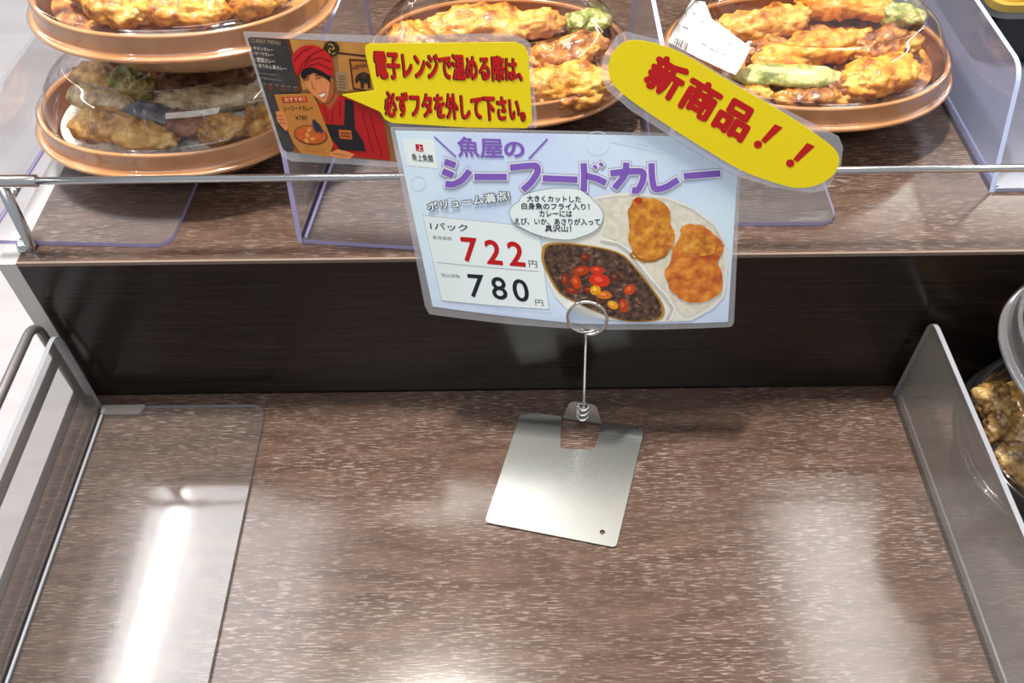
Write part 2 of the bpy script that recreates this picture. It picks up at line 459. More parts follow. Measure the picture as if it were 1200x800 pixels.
def bowl(name, label, x, y, z, a, b, body, group, rz=0.0, bed=None, inner=None, zs=1.0, bedz=.0375):
    t = thing(name, (x, y, z), label, 'food container', group); t.rotation_euler.z = rz
    sc = lambda P: [(d, zz * zs) for d, zz in P]
    m = loft(a, b, sc(BOWL_PROF), close0=True, close1=True)
    n = 112; cut = max(i for i, q in enumerate(BOWL_PROF) if q[1] > .0398) * n
    m.m = [1 if (i >= cut) else 0 for i in range(len(m.f))]
    m.build('bowl', [body, inner or body], t, True, False)
    ld = loft(a, b, sc(dense(LID_PROF)), close1=True).build('lid', [LID], t, True, False)
    for k in range(14):            # moulded vent ribs round the shoulder
        tt = 2 * math.pi * (k + .5) / 14
        c, s = math.cos(tt), math.sin(tt)
        pts = []
        for d, zz in ((.0122, .0492), (.0155, .0571), (.0198, .0629)):
            pts.append(((a - d) * math.copysign(abs(c) ** (2 / 2.15), c), (b - d) * math.copysign(abs(s) ** (2 / 2.15), s), zz * zs))
        MB().tube(pts, [.0007, .0011, .0007], 6).build('lid_rib', [LID], ld, True)
    if 'black' in name:            # stacking studs at the ends of the lid
        for sx in (-1, 1):
            c0 = Vector((sx * (a - .0105), -.012, .0475 * zs))
            MB().tube([c0 + Vector((0, 0, -.003)), c0, c0 + Vector((0, 0, .0025)), c0 + Vector((0, 0, .004)), c0 + Vector((0, 0, .0046))], [.0042, .0042, .0036, .0022, .0004], 16).build('stacking_stud', [LID], ld, True)
    if bed is not None:
        h = MB(); n = 96; nr = 26; vs = []
        for i in range(nr):
            q = i / (nr - 1)
            for (px_, py_, _) in oval(a, b, .0142 + (min(a, b) - .0142) * (1 - q) * 0.999, 0, n):
                v = Vector((px_ * 60, py_ * 60, x * 90))
                vs.append((px_, py_, bedz - .004 * q ** 3 + (1 - q ** 4) * (.0048 * noise.noise(v) + .0034 * noise.noise(v * 2.7) + .0020 * noise.noise(v * 6))))
        fs = [(i * n + k, i * n + (k + 1) % n, (i + 1) * n + (k + 1) % n, (i + 1) * n + k) for i in range(nr - 1) for k in range(n)]
        fs.append(tuple(range(n - 1, -1, -1)))
        h.add(vs, fs)
        kind_ = 'rice_bed' if bed is RICE else 'fried_crumb_bed'
        o = h.build(kind_, [bed], None, True)
        o.location = (x, y, z); o.rotation_euler.z = rz
        tag(o, ('white rice' if bed is RICE else 'sauced crumbs and rice') + ' filling the ' + label.replace(' with ', ' under ', 1), 'rice', None, 'stuff')
    return t


def lid_height(a, b, lx, ly):
    s = (abs(lx / a) ** 2.15 + abs(ly / b) ** 2.15) ** (1 / 2.15)
    lo, hi = -0.001, min(a, b)
    best = None
    for (d0, z0), (d1_, z1) in zip(LID_PROF, LID_PROF[1:]):
        # radial position of a ring along this direction
        r0 = 1 - d0 / ((a + b) / 2); r1 = 1 - d1_ / ((a + b) / 2)
        if r1 <= s <= r0 + 1e-9 and r0 != r1:
            return z0 + (z1 - z0) * (r0 - s) / (r0 - r1)
    return LID_PROF[-1][1] if s < 0.6 else None


def piece(name, label, cat, p0, p1, r, mat, seed, group, flat=0.72, z=None, rough=1.0, bend=0.0, taper=0.75):
    """a fried piece lying from photo point p0 to p1 at height z"""
    A = at_z(p0[0], p0[1], z); B = at_z(p1[0], p1[1], z)
    c = (A + B) / 2; ax = B - A; L = max(ax.length, 2.1 * r) / 2; yaw = math.atan2(ax.y, ax.x)
    r *= 1.30; L += r * .15
    nu, nv = 64, 48; vs = []; fs = []; off = Vector((seed * 3.7, seed * 1.3, seed * 2.9))
    for i in range(nv + 1):
        th = math.pi * i / nv
        for k in range(nu):
            ph = 2 * math.pi * k / nu
            n = Vector((-math.cos(th), math.sin(th) * math.cos(ph), math.sin(th) * math.sin(ph)))
            cx = math.copysign(abs(n.x) ** 0.8, n.x)
            tp = (1 - (1 - taper) * (cx * .5 + .5)) * (1 + .16 * noise.noise(Vector((cx * 2.2, seed * 5.1, 0))))
            p = Vector((cx * L, n.y * r * tp, n.z * r * flat * tp))
            p.y += bend * L * (cx * cx - .4) + .25 * r * noise.noise(Vector((cx * 1.7, seed * 9.3, 4)))
            q = p * 55 + off
            d = r * (0.30 * noise.noise(q) + 0.20 * abs(noise.noise(q * 2.1)) + 0.14 * noise.noise(q * 4.3) + 0.08 * noise.noise(q * 9) - .08)
            p += n * d * rough
            vs.append(p)
    for i in range(nv):
        for k in range(nu):
            fs.append((i * nu + k, i * nu + (k + 1) % nu, (i + 1) * nu + (k + 1) % nu, (i + 1) * nu + k))
    o = MB().add(vs, fs).build(name, [mat], None, True)
    o.location = c; o.rotation_euler = (0, 0, yaw)
    tag(o, label, cat, group)
    return o


G_ST = 'fried rice bowls on the raised tier'
Z_A = TOP + 0.0031
bowl('rice_bowl', 'peach oval bowl with clear lid at the bottom of the left stack', -0.212, 0.484, Z_A, .0885, .066, PEACH, G_ST, bed=RICE, inner=INNER, bedz=.033)
ZB = Z_A + .0694
bowl('rice_bowl', 'peach oval bowl stacked on top at the upper left corner', -0.191, 0.499, ZB, .0905, .068, PEACH, G_ST, bed=GLAZED, inner=INNER)
bowl('rice_bowl', 'peach oval bowl behind the red lettered yellow speech bubble', -0.006, 0.535, Z_A, .0925, .072, PEACH, G_ST, bed=GLAZED, inner=INNER)
RB = (0.1985, 0.531, Z_A, .0985, .075)
rb = bowl('rice_bowl', 'peach oval bowl with white price sticker on its clear lid', *RB, PEACH, G_ST, bed=GLAZED, inner=INNER)
G_BK = 'black round bowls on the lower shelf'
bowl('black_bowl', 'black bowl of fried food under clear lid on the lower shelf at right edge', 0.3640, 0.298, 0.0031, .0900, .0780, BLACKP, G_BK, bed=OLIVE, zs=1.2)
bowl('black_bowl', 'clear lidded bowl stacked on the black bowl at the right edge', 0.3560, 0.301, 0.0865, .0850, .0760, GREYCLEAR, G_BK, bed=OLIVE, zs=1.1)

g = 'fried pieces in the lower left bowl'; z = Z_A + .0445
piece('tempura_fish', 'long yellow tan fillet at the front of the lower left bowl', 'fried food', (88, 140), (205, 166), .0115, TAN, 1, g, z=z - .004)
piece('tempura_fish', 'small tan piece at the back left of the lower left bowl', 'fried food', (96, 80), (132, 100), .010, TAN, 2, g, z=z)
piece('tempura_leaf', 'green battered leaf at the back of the lower left bowl', 'fried food', (135, 92), (172, 106), .011, GREENB, 3, g, z=z)
piece('tempura_squid', 'pale grey green piece in the middle of the lower left bowl', 'fried food', (112, 112), (152, 126), .0095, PALE, 4, g, z=z - .002, rough=.5)
piece('tempura_eggplant', 'blue violet eggplant slice in the middle of the lower left bowl', 'fried food', (152, 128), (200, 141), .0075, EGGPL, 5, g, z=z - .001, rough=.5)
piece('tempura_prawn', 'dark brown long piece at the back right of the lower left bowl', 'fried food', (190, 96), (300, 84), .012, BROWN, 6, g, z=z)
piece('tempura_fish', 'pale tan strip across the right of the lower left bowl', 'fried food', (186, 122), (318, 112), .0095, PALE, 7, g, z=z - .001)
piece('tempura_eggplant', 'purple brown curl right of the centre of the lower left bowl', 'fried food', (198, 143), (240, 150), .009, BROWN, 8, g, z=z - .001, rough=.6)
piece('tempura_fish', 'yellow lump at the front right of the lower left bowl', 'fried food', (238, 160), (284, 146), .0105, TAN, 9, g, z=z - .004)
piece('tempura_fish', 'tan piece at the far right of the lower left bowl beside the menu card', 'fried food', (286, 150), (330, 132), .010, TAN, 10, g, z=z - .003)
piece('tempura_squid', 'white squid bit at the left edge of the lower left bowl', 'fried food', (90, 106), (112, 122), .0085, PALE, 41, g, z=z - .003, rough=.6)
piece('tempura_fish', 'rust brown lump beside the green leaf in the lower left bowl', 'fried food', (168, 84), (198, 92), .0085, GLAZED, 42, g, z=z)
g = 'fried pieces in the upper left bowl'; z = ZB + .046
piece('tempura_prawn', 'golden piece at front left of the top bowl in the left stack', 'fried food', (104, 10), (182, 14), .0112, GOLD, 11, g, z=z - .002)
piece('tempura_prawn', 'orange battered prawn at the front middle of the top bowl in the left stack', 'fried food', (172, 10), (266, 12), .0116, ORANGE, 12, g, z=z)
piece('tempura_prawn', 'orange battered prawn at front right of the top bowl in the left stack', 'fried food', (262, 5), (335, -12), .0114, GOLD, 13, g, z=z)
piece('tempura_fish', 'dark glazed piece behind the prawns of the top bowl in the left stack', 'fried food', (190, -8), (330, -25), .0125, GLAZED, 14, g, z=z + .002)
piece('tempura_fish', 'orange piece at the left side of the top bowl in the left stack', 'fried food', (82, -18), (170, -12), .0125, ORANGE, 15, g, z=z)
g = 'fried pieces in the bowl behind the bubble'; z = Z_A + .0455
piece('tempura_fish', 'big pale orange fillet across the back of the bowl behind the speech bubble', 'fried food', (500, 36), (655, 26), .0150, GOLD, 16, g, z=z)
piece('tempura_fish', 'golden piece at the right end of the bowl behind the speech bubble', 'fried food', (628, 70), (706, 53), .0128, GLAZED, 17, g, z=z)
piece('tempura_prawn', 'golden fillet at the front right of the bowl behind the speech bubble', 'fried food', (612, 104), (722, 92), .0130, GOLD, 18, g, z=z - .003)
piece('tempura_fish', 'brown glazed piece at the front edge of the bowl behind the speech bubble', 'fried food', (638, 120), (704, 112), .0088, GLAZED, 19, g, z=z - .010)
piece('tempura_prawn', 'small orange piece at the left end of the bowl behind the speech bubble', 'fried food', (462, 36), (505, 52), .0115, ORANGE, 20, g, z=z)
piece('tempura_fish', 'glazed fillet mostly hidden by the speech bubble card', 'fried food', (500, 75), (620, 72), .0130, GLAZED, 21, g, z=z - .002)
piece('tempura_leaf', 'yellow green piece at the back right of the bowl behind the speech bubble', 'fried food', (665, 30), (712, 22), .0105, PEPPER, 22, g, z=z - .003)
g = 'fried pieces in the stickered bowl'
piece('tempura_prawn', 'golden prawn at the back left of the bowl with the price sticker', 'fried food', (830, 42), (950, 16), .0135, GOLD, 23, g, z=z + .001, bend=.12)
piece('tempura_prawn', 'golden prawn across the middle of the bowl with the price sticker', 'fried food', (888, 72), (1022, 42), .0125, ORANGE, 24, g, z=z + .001)
piece('tempura_pepper', 'green pepper strip across the front of the bowl with the price sticker', 'fried food', (858, 88), (985, 92), .0080, PEPPER, 25, g, z=z + .001, rough=.7)
piece('tempura_prawn', 'orange curved prawn at the right end of the bowl with the price sticker', 'fried food', (990, 104), (1074, 72), .0128, ORANGE, 26, g, z=z - .001, bend=.2)
piece('tempura_fish', 'dark glazed piece at the front of the bowl with the price sticker', 'fried food', (905, 114), (1012, 113), .0098, GLAZED, 27, g, z=z - .008)
piece('tempura_fish', 'brown glazed piece at the right back of the bowl with the price sticker', 'fried food', (1000, 62), (1075, 48), .0120, GLAZED, 28, g, z=z - .001)
piece('tempura_pepper', 'green strip at the back right of the bowl with the price sticker', 'fried food', (1030, 14), (1085, 22), .0090, PEPPER, 29, g, z=z, rough=.7)
piece('tempura_prawn', 'orange prawn at the very back of the bowl with the price sticker', 'fried food', (935, 2), (1050, 12), .0120, ORANGE, 30, g, z=z)
piece('tempura_fish', 'small brown lump between the two prawns at the left of the stickered bowl', 'fried food', (878, 66), (920, 52), .0085, GLAZED, 43, g, z=z - .001)
piece('tempura_fish', 'sauce coated lump left of the curved prawn in the bowl with the price sticker', 'fried food', (962, 104), (1000, 96), .0090, GLAZED, 44, g, z=z - .004)
piece('tempura_prawn', 'gold tipped piece behind the yellow tag in the bowl with the price sticker', 'fried food', (850, 106), (902, 108), .0092, GOLD, 45, g, z=z - .007)
g = 'fried pieces in the black bowl'; z = 0.056
piece('fried_chicken', 'brown lump at the left end of the black bowl', 'fried food', (1166, 462), (1186, 478), .0125, OLIVE, 31, g, z=z)
piece('fried_chicken', 'olive brown lump below the left end of the black bowl', 'fried food', (1172, 500), (1196, 512), .0130, OLIVE, 32, g, z=z - .002)
piece('fried_chicken', 'olive brown lump at the front of the black bowl', 'fried food', (1186, 536), (1212, 550), .0130, OLIVE, 33, g, z=z - .004)
piece('fried_chicken', 'tan lump touching the frame edge in the black bowl', 'fried food', (1196, 470), (1226, 500), .0135, TAN, 34, g, z=z)
piece('pickle', 'reddish brown lump at the back of the black bowl', 'fried food', (1200, 410), (1222, 420), .0080, BROWN, 35, g, z=z, rough=.6)

# white price sticker over the lid shoulder of the rightmost bowl
WHITE = plain('white_paper', (0.86, 0.86, 0.86), 0.45)
INK = plain('grey_print', (0.25, 0.25, 0.25), 0.5)


def on_lid(px, py, h):
    x, y, z, a, b = RB
    d = ray(px, py)
    t = 0.45
    while t < 1.0:
        P = CAM + d * t
        lh = lid_height(a, b, P.x - x, P.y - y)
        if lh is not None and P.z <= z + lh + h: return P - Vector((x, y, z))
        t += 0.0004
    P = CAM + d * ((z + .04 - CAM.z) / d.z)
    return P - Vector((x, y, z))


def tri2d(pts, step=None):
    """triangulate a 2-D outline and cut it into strips so that it can follow a curved sheet"""
    b = bmesh.new()
    vs = [b.verts.new((p[0], p[1], 0)) for p in pts]
    tri = tessellate_polygon([[Vector((p[0], p[1], 0)) for p in pts]])
    for t in tri:
        try: b.faces.new([vs[i] for i in t])
        except ValueError: pass
    if step:
        for ax, st in step:
            c = [v.co[ax] for v in b.verts]; lo, hi = min(c), max(c)
            k = math.ceil(lo / st)
            while k * st < hi:
                co = [0, 0, 0]; co[ax] = k * st; no = [0, 0, 0]; no[ax] = 1
                bmesh.ops.bisect_plane(b, geom=b.verts[:] + b.edges[:] + b.faces[:], dist=1e-9, plane_co=co, plane_no=no)
                k += 1
    b.verts.ensure_lookup_table(); b.verts.index_update()
    V = [(v.co.x, v.co.y) for v in b.verts]; F = [tuple(v.index for v in f.verts) for f in b.faces]
    b.free()
    return V, F


def lid_patch(mb, pts, h, mat):
    V, F = tri2d(pts, ((0, 7.0), (1, 7.0)))
    mb.add([on_lid(x, y, h) for x, y in V], F, mat)

st = MB()
lid_patch(st, [(783, 49), (790, 34), (811, 0), (826, 2), (834, 22), (856, 38), (880, 56), (871, 73), (862, 88), (820, 69)], .0004, 0)
for bx, bw in ((0, 1.2), (3, .8), (5, 1.6), (8, .8), (10, 2.2), (14, .9), (16, 1.5)):
    x0, y0 = 789 + bx, 43 + bx * .42
    lid_patch(st, [(x0, y0), (x0 + bw, y0 + bw * .42), (x0 + bw - 3, y0 + 8 + bw * .42), (x0 - 3, y0 + 8)], .0008, 1)
for (qx, qy, ql) in ((800, 30, 7), (812, 14, 3), (822, 24, 3), (836, 38, 3), (822, 50, 6), (832, 56, 9), (853, 50, 4), (846, 62, 5)):
    lid_patch(st, [(qx, qy), (qx + ql, qy + ql * .42), (qx + ql - .5, qy + ql * .42 + 1.3), (qx - .5, qy + 1.3)], .0008, 1)
st.build('price_sticker', [WHITE, INK], rb, False, False)

# bento box behind, at the top right corner
GOLDP = plain('gold_plastic', (0.62, 0.43, 0.09), 0.25, 0.5)
bb = thing('bento_box', (0.44, 0.63, TOP + .0031), 'black rectangular bento box with gold rim at the top right corner', 'food container')
def rrect(x0, y0, x1, y1, r): return rounded([(x0, y0), (x1, y0), (x1, y1), (x0, y1)], r)
flat3 = lambda a, b, h: (a, b, h)
MB().prism(rrect(-.098, -.054, .10, .05, .012), flat3, 0, .036).build('box_body', [BLACKP], bb)
MB().prism(rrect(-.101, -.057, .103, .053, .013), flat3, .0362, .0420).build('rim', [plain('grey_plastic', (.25, .25, .26), .3)], bb)
MB().prism(rrect(-.103, -.059, .105, .055, .013), flat3, .0422, .0475).build('gold_tray', [GOLDP], bb)
MB().prism(rrect(-.098, -.054, .10, .05, .012), flat3, .0477, .0500).build('yellow_filling', [mottled('yellow_egg', [(.35, (.72, .42, .03)), (.65, (.9, .68, .12))], 60, .4, .3, .001)], bb)

# ================================================================ printed sheets
def cam_t(px, py, t): return CAM + ray(px, py) * t
BL = cam_t(500, 366, .545); BR = cam_t(858, 382, .535); TL = cam_t(460, 150, .478)
EX, EY = BR - BL, TL - BL
NRM = EX.cross(EY).normalized()          # towards the viewer


class Sheet:
    def __init__(s, off=0.0, bow=0.0, parent=None):
        s.o = BL + NRM * off; s.bow = bow; s.parent = parent
        s.inv = Matrix((EX, EY, NRM)).transposed().inverted()

    def bend(s, u, v):
        if not s.bow: return 0.0
        return s.bow * max(0, min(1, 1.05 - v)) * max(0.0, 4 * u * (1 - u) + .0)

    def pt(s, u, v, h=0.0):
        return s.o + EX * u + EY * v + NRM * (h + s.bend(u, v))

    def uv(s, px, py):
        d = ray(px, py); off = 0.0
        for _ in range(6):
            o = s.o + NRM * off
            t = (o - CAM).dot(NRM) / d.dot(NRM)
            q = s.inv @ (CAM + d * t - s.o)
            off = s.bend(q.x, q.y)
        return (q.x, q.y)

    def loc(s, u, v, h): return s.pt(u, v, h)

LAY = 0.00007


class Print:
    """collects flat ink shapes of one printed part"""
    def __init__(s, sheet): s.sh = sheet; s.mb = MB(); s.mats = []

    def mi(s, m):
        if m not in s.mats: s.mats.append(m)
        return s.mats.index(m)

    def poly(s, pts, mat, lay, px=True):
        uv = [s.sh.uv(*p) for p in pts] if px else pts
        V, F = tri2d(uv, ((0, 0.015), (1, 0.08)) if s.sh.bow else None)
        F = [f if s._up(V, f) else tuple(reversed(f)) for f in F]
        s.mb.add([s.sh.pt(u, v, lay * LAY) for u, v in V], F, s.mi(mat))
        return s

    @staticmethod
    def _up(V, f):
        a, b, c = V[f[0]], V[f[1]], V[f[2]]
        return (b[0] - a[0]) * (c[1] - a[1]) - (b[1] - a[1]) * (c[0] - a[0]) > 0

    def slab(s, pts, mat, h0, h1):
        uv = [s.sh.uv(*p) for p in pts]
        V, F = tri2d(uv, ((0, 0.015), (1, 0.08)) if s.sh.bow else None)
        F = [f if s._up(V, f) else tuple(reversed(f)) for f in F]
        k = s.mi(mat)
        s.mb.add([s.sh.pt(u, v, h1) for u, v in V], F, k)
        s.mb.add([s.sh.pt(u, v, h0) for u, v in V], [tuple(reversed(f)) for f in F], k)
        e = {}
        for f in F:
            for i in range(len(f)):
                a, b = f[i], f[(i + 1) % len(f)]
                e[(a, b)] = 1
        for (a, b) in e:
            if (b, a) not in e:
                s.mb.add([s.sh.pt(*V[a], h0), s.sh.pt(*V[b], h0), s.sh.pt(*V[b], h1), s.sh.pt(*V[a], h1)], [(0, 1, 2, 3)], k)
        return s

    def line(s, p, q, wd, mat, lay):
        p, q = Vector(p), Vector(q); n = (q - p).normalized(); n = Vector((-n.y, n.x)) * wd / 2
        return s.poly([tuple(p + n), tuple(q + n), tuple(q - n), tuple(p - n)], mat, lay)

    def path(s, pts, wd, mat, lay):
        for a, b in zip(pts, pts[1:]): s.line(a, b, wd, mat, lay)
        return s

    def ell(s, cx, cy, rx, ry, mat, lay, rot=0, n=20):
        c, sn = math.cos(rot), math.sin(rot)
        return s.poly([(cx + rx * math.cos(t) * c - ry * math.sin(t) * sn, cy + rx * math.cos(t) * sn + ry * math.sin(t) * c)
                       for t in [2 * math.pi * k / n for k in range(n)]], mat, lay)

    def text(s, txt, quad, mat, lay, bold=0.0, keep=None):
        """set a line of writing into the quad (TL, TR, BR, BL in photo pixels); bold thickens the strokes"""
        V, F, bb = glyphs(txt, 0.0)
        x0, x1, y0, y1 = bb
        if keep is None: x0 -= bold; x1 += bold; y0 -= bold; y1 += bold
        else: x0, x1, y0, y1 = x0 - keep, x1 + keep, y0 - keep, y1 + keep
        Q = [Vector(s.sh.uv(*p)) for p in quad]
        dirs = [(0, 0)]
        if bold: dirs += [(bold * math.cos(k * math.pi / 4), bold * math.sin(k * math.pi / 4)) for k in range(8)]
        if bold > .045: dirs += [(bold * .5 * math.cos(k * math.pi / 4), bold * .5 * math.sin(k * math.pi / 4)) for k in range(8)]
        for n_, (dx, dy) in enumerate(dirs):
            out = []
            for x, y in V:
                a = (x + dx - x0) / (x1 - x0); b = (y + dy - y0) / (y1 - y0)
                p = (Q[3] * (1 - a) + Q[2] * a) * (1 - b) + (Q[0] * (1 - a) + Q[1] * a) * b
                out.append(s.sh.pt(p.x, p.y, (lay + n_ * .05) * LAY))
            s.mb.add(out, F, s.mi(mat))

    def build(s, name, parent):
        o = s.mb.build(name, s.mats, None, False, False)
        if parent:
            o.parent = parent; top = parent
            off = Vector((0, 0, 0))
            while top: off += top.location; top = top.parent
            o.matrix_parent_inverse = Matrix.Translation(-off)
        return o


_G = {}


def glyphs(txt, bold):
    k = (txt, bold)
    if k in _G: return _G[k]
    c = bpy.data.curves.new('tmp_text', 'FONT'); c.body = txt; c.offset = bold; c.resolution_u = 4
    o = bpy.data.objects.new('tmp_text', c); COL.objects.link(o)
    dg = bpy.context.evaluated_depsgraph_get()
    me = bpy.data.meshes.new_from_object(o.evaluated_get(dg))
    V = [(v.co.x, v.co.y) for v in me.vertices]; F = [tuple(p.vertices) for p in me.polygons]
    F = [f if Print._up(V, f) else tuple(reversed(f)) for f in F]
    bpy.data.objects.remove(o); bpy.data.curves.remove(c); bpy.data.meshes.remove(me)
    xs = [p[0] for p in V]; ys = [p[1] for p in V]
    _G[k] = (V, F, (min(xs), max(xs), min(ys), max(ys)))
    return _G[k]


def ink(name, r, g, b, rough=0.45, coat=0.12):
    lin = lambda c: ((c / 255 + .055) / 1.055) ** 2.4 if c > 10 else c / 255 / 12.92
    return plain('print_' + name, (lin(r), lin(g), lin(b)), rough, 0, coat, 0.25)


YEL = ink('yellow', 236, 214, 22); RED = ink('red', 186, 22, 24); DRED = ink('dark_maroon', 70, 20, 18)
PUR = ink('purple', 126, 92, 186); OUTL = ink('outline_grey', 186, 186, 205); WHT = ink('white', 226, 238, 240)
BLK = ink('black', 28, 36, 42); GRY = ink('grey', 120, 128, 130); LGR = ink('light_grey', 175, 185, 188)


def z2(x, y): return (280 + x / 3.3333, 20 + y / 3.3333)
def z1(x, y): return (280 + x / 4.705, 30 + y / 4.705)
def z3(x, y): return (460 + x / 3, 140 + y / 3)
def z3b(x, y): return (480 + x / 5.335, 240 + y / 5.335)
def z5(x, y): return (600 + x / 3.808, 180 + y / 3.808)
def z4(x, y): return (680 + x / 3.334, y / 3.334)
def L(fn, *pts): return [fn(*p) for p in pts]

# ---------------------------------------------------------------- curry price sign
sg = thing('price_sign', tuple(BL), 'laminated pale blue curry price sign held in the wire clip stand', 'sign')
A = Sheet(0.0, 0.0058)
p = Print(A)
p.slab(rounded([(457, 149), (870, 158), (860, 383), (690, 386), (600, 380), (503, 368), (498, 359)], [3, 4, 7, 0, 0, 0, 0]), FILM, -.0004, -.0001)
p.build('laminate_film', sg)
p = Print(A)
BLUE = mottled('print_pale_blue_wash', [(0.35, (0.56, 0.66, 0.90)), (0.6, (0.66, 0.82, 0.94))], 14, 0.45, 0.12, spec=0.25)
p.slab([(463, 153), (867, 161), (853, 377), (680, 379), (600, 371), (507, 359)], BLUE, -.00008, 0)
for cx, cy, rr_ in ((490, 215, 8.5), (528, 240, 9), (700, 168, 14)):
    p.path([(cx + rr_ * math.cos(t), cy + rr_ * math.sin(t)) for t in [k * math.pi / 10 for k in range(21)]], .9, ink('bubble_ring', 205, 222, 246), 1)
for t in range(3): p.path([(716 + t * 22, 164), (780 + t * 20, 178 + t * 2)], 5, ink('ray_tint', 206, 226, 246), 1)
p.poly(L(z3, (35, 68), (145, 70), (158, 172), (52, 160)), ink('logo_white', 232, 242, 240), 1)
p.poly(L(z3, (80, 86), (106, 88), (109, 113), (83, 110)), RED, 2)
p.text('上', L(z3, (86, 90), (103, 91), (106, 109), (88, 107)), ink('logo_white', 232, 242, 240), 3, .01)
p.text('角上魚類', L(z3, (66, 118), (141, 124), (145, 151), (70, 144)), BLK, 2, .01)
p.build('printed_sheet', sg)

p = Print(A)
p.text('魚', L(z3, (225, 58), (302, 62), (308, 132), (230, 130)), PUR, 3, .02)
p.text('屋', L(z3, (305, 66), (386, 68), (392, 136), (308, 135)), PUR, 3, .02)
p.text('の', L(z3, (390, 76), (462, 78), (466, 134), (394, 131)), PUR, 3, .03)
p.line(z3(147, 60), z3(223, 131), 1.7, PUR, 3); p.line(z3(545, 67), z3(479, 138), 1.9, PUR, 3)
W = 24
T = {  # thick rounded strokes of the title
    'shi': [[(183, 146), (222, 160)], [(176, 180), (214, 196)], [(186, 224), (212, 228), (245, 212), (272, 178)]],
    'bar1': [[(288, 200), (402, 200)]],
    'fu': [[(413, 168), (470, 162), (508, 160), (512, 180), (490, 218), (458, 246)]],
    'bar2': [[(528, 205), (650, 210)]],
    'do': [[(672, 152), (674, 200), (672, 252)], [(680, 196), (720, 206), (750, 222)], [(706, 160), (718, 170)], [(728, 152), (740, 162)]],
    'ka': [[(766, 188), (830, 180), (884, 180), (880, 215), (862, 250), (842, 246)], [(822, 150), (818, 195), (780, 240)]],
    're': [[(910, 152), (912, 205), (920, 246), (960, 238), (1004, 210)]],
    'bar3': [[(1024, 198), (1152, 188)]],
}


def stroke(pr, pts, wd, mat, lay, ext):
    P = [Vector(q) for q in pts]; n = len(P); Lf, Rt = [], []
    for i in range(n):
        d0 = (P[i] - P[i - 1]).normalized() if i else (P[1] - P[0]).normalized()
        d1 = (P[i + 1] - P[i]).normalized() if i < n - 1 else d0
        t = (d0 + d1).normalized(); nn = Vector((-t.y, t.x)); k = wd / 2 / max(.6, nn.dot(Vector((-d0.y, d0.x))))
        c = P[i] + (-d0 * ext if i == 0 else d1 * ext if i == n - 1 else Vector((0, 0)))
        Lf.append(tuple(c + nn * k)); Rt.append(tuple(c - nn * k))
    for i in range(n - 1):
        pr.poly(L(z3, Lf[i], Lf[i + 1], Rt[i + 1], Rt[i]), mat, lay)


def dense2(pts):
    if len(pts) < 3: return pts
    q = [pts[0]]
    for (a, b), (c, d) in zip(pts, pts[1:]): q += [(a * .8 + c * .2, b * .8 + d * .2), (a * .2 + c * .8, b * .2 + d * .8)]
    return q + [pts[-1]]
for k, strokes in T.items():
    for q in strokes:
        wd = 10 if (k == 'do' and q[0][0] > 700) else W - 2
        q = dense2(dense2(q))
        stroke(p, q, wd + 14, ink('shade_grey', 150, 150, 168), 4, 6.5)
        stroke(p, q, wd + 10, ink('outline_white', 220, 226, 240), 5, 5)
        stroke(p, q, wd, PUR, 7, 0)
q = L(z3, (118, 288), (410, 246), (418, 282), (124, 322))
p.text('ボリューム満点!', q, BLK, 8, .095, .07)
p.text('ボリューム満点!', q, WHT, 9, .030, .07)
p.build('title_lettering', sg)

p = Print(A)
bx = L(z3b, (80, 62), (640, 118), (820, 200), (875, 655), (200, 600))
p.poly(bx, LGR, 1)
p.poly(L(z3b, (84, 66), (638, 122), (816, 203), (870, 651), (203, 596)), WHT, 2)
p.line(z3b(170, 358), z3b(810, 415), .5, GRY, 3)
p.text('1パック', L(z3b, (125, 106), (360, 122), (366, 166), (132, 152)), BLK, 3, .005)
p.text('本体価格', L(z3b, (140, 188), (262, 198), (267, 222), (145, 213)), GRY, 3)
p.text('税込価格', L(z3b, (195, 424), (312, 434), (317, 458), (200, 449)), GRY, 3)
for ch, qd in (('7', ((315, 198), (418, 206), (434, 362), (336, 353))), ('2', ((462, 213), (562, 221), (586, 377), (484, 368))), ('2', ((603, 224), (704, 232), (728, 387), (626, 379)))):
    p.text(ch, L(z3b, *qd), RED, 3, .022)
for ch, qd in (('7', ((360, 430), (460, 437), (474, 582), (376, 574))), ('8', ((503, 446), (596, 453), (618, 594), (522, 587))), ('0', ((633, 459), (733, 466), (756, 608), (656, 600)))):
    p.text(ch, L(z3b, *qd), BLK, 3, .012)
p.text('円', L(z3b, (742, 346), (795, 350), (800, 392), (748, 387)), BLK, 3)
p.text('円', L(z3b, (784, 590), (833, 594), (837, 631), (788, 627)), BLK, 3)
x = 212
while x < 880:
    l = random.uniform(6, 18); y = 604 + (x - 205) * .105
    p.line(z3b(x, y), z3b(min(x + l, 890), y + l * .105), .7, LGR, 3); x += l + 4
p.build('price_panel', sg)

p = Print(A)   # picture of the curry tray
TRAY = ink('tray_white', 226, 226, 218); RICEP = mottled('print_rice', [(.35, (.62, .60, .48)), (.6, (.78, .74, .62))], 220, .35, .3)
CUR = mottled('print_curry', [(.36, (.018, .010, .007)), (.5, (.075, .032, .016)), (.62, (.14, .07, .045)), (.75, (.36, .28, .22))], 330, .3, .35, detail=8)
CUT = mottled('print_cutlet', [(.32, (.36, .085, .006)), (.48, (.58, .20, .014)), (.62, (.74, .34, .035)), (.75, (.80, .46, .10))], 190, .35, .35, detail=8)
CUT2 = mottled('print_cutlet_red', [(.32, (.42, .06, .006)), (.50, (.62, .17, .015)), (.68, (.80, .34, .04))], 150, .35, .35, detail=8)
tray = smooth_loop([(150, 375), (240, 330), (330, 215), (420, 182), (520, 173), (640, 183), (760, 215), (860, 275), (930, 345), (960, 430), (960, 600), (900, 690), (500, 760)], 3)[:30]
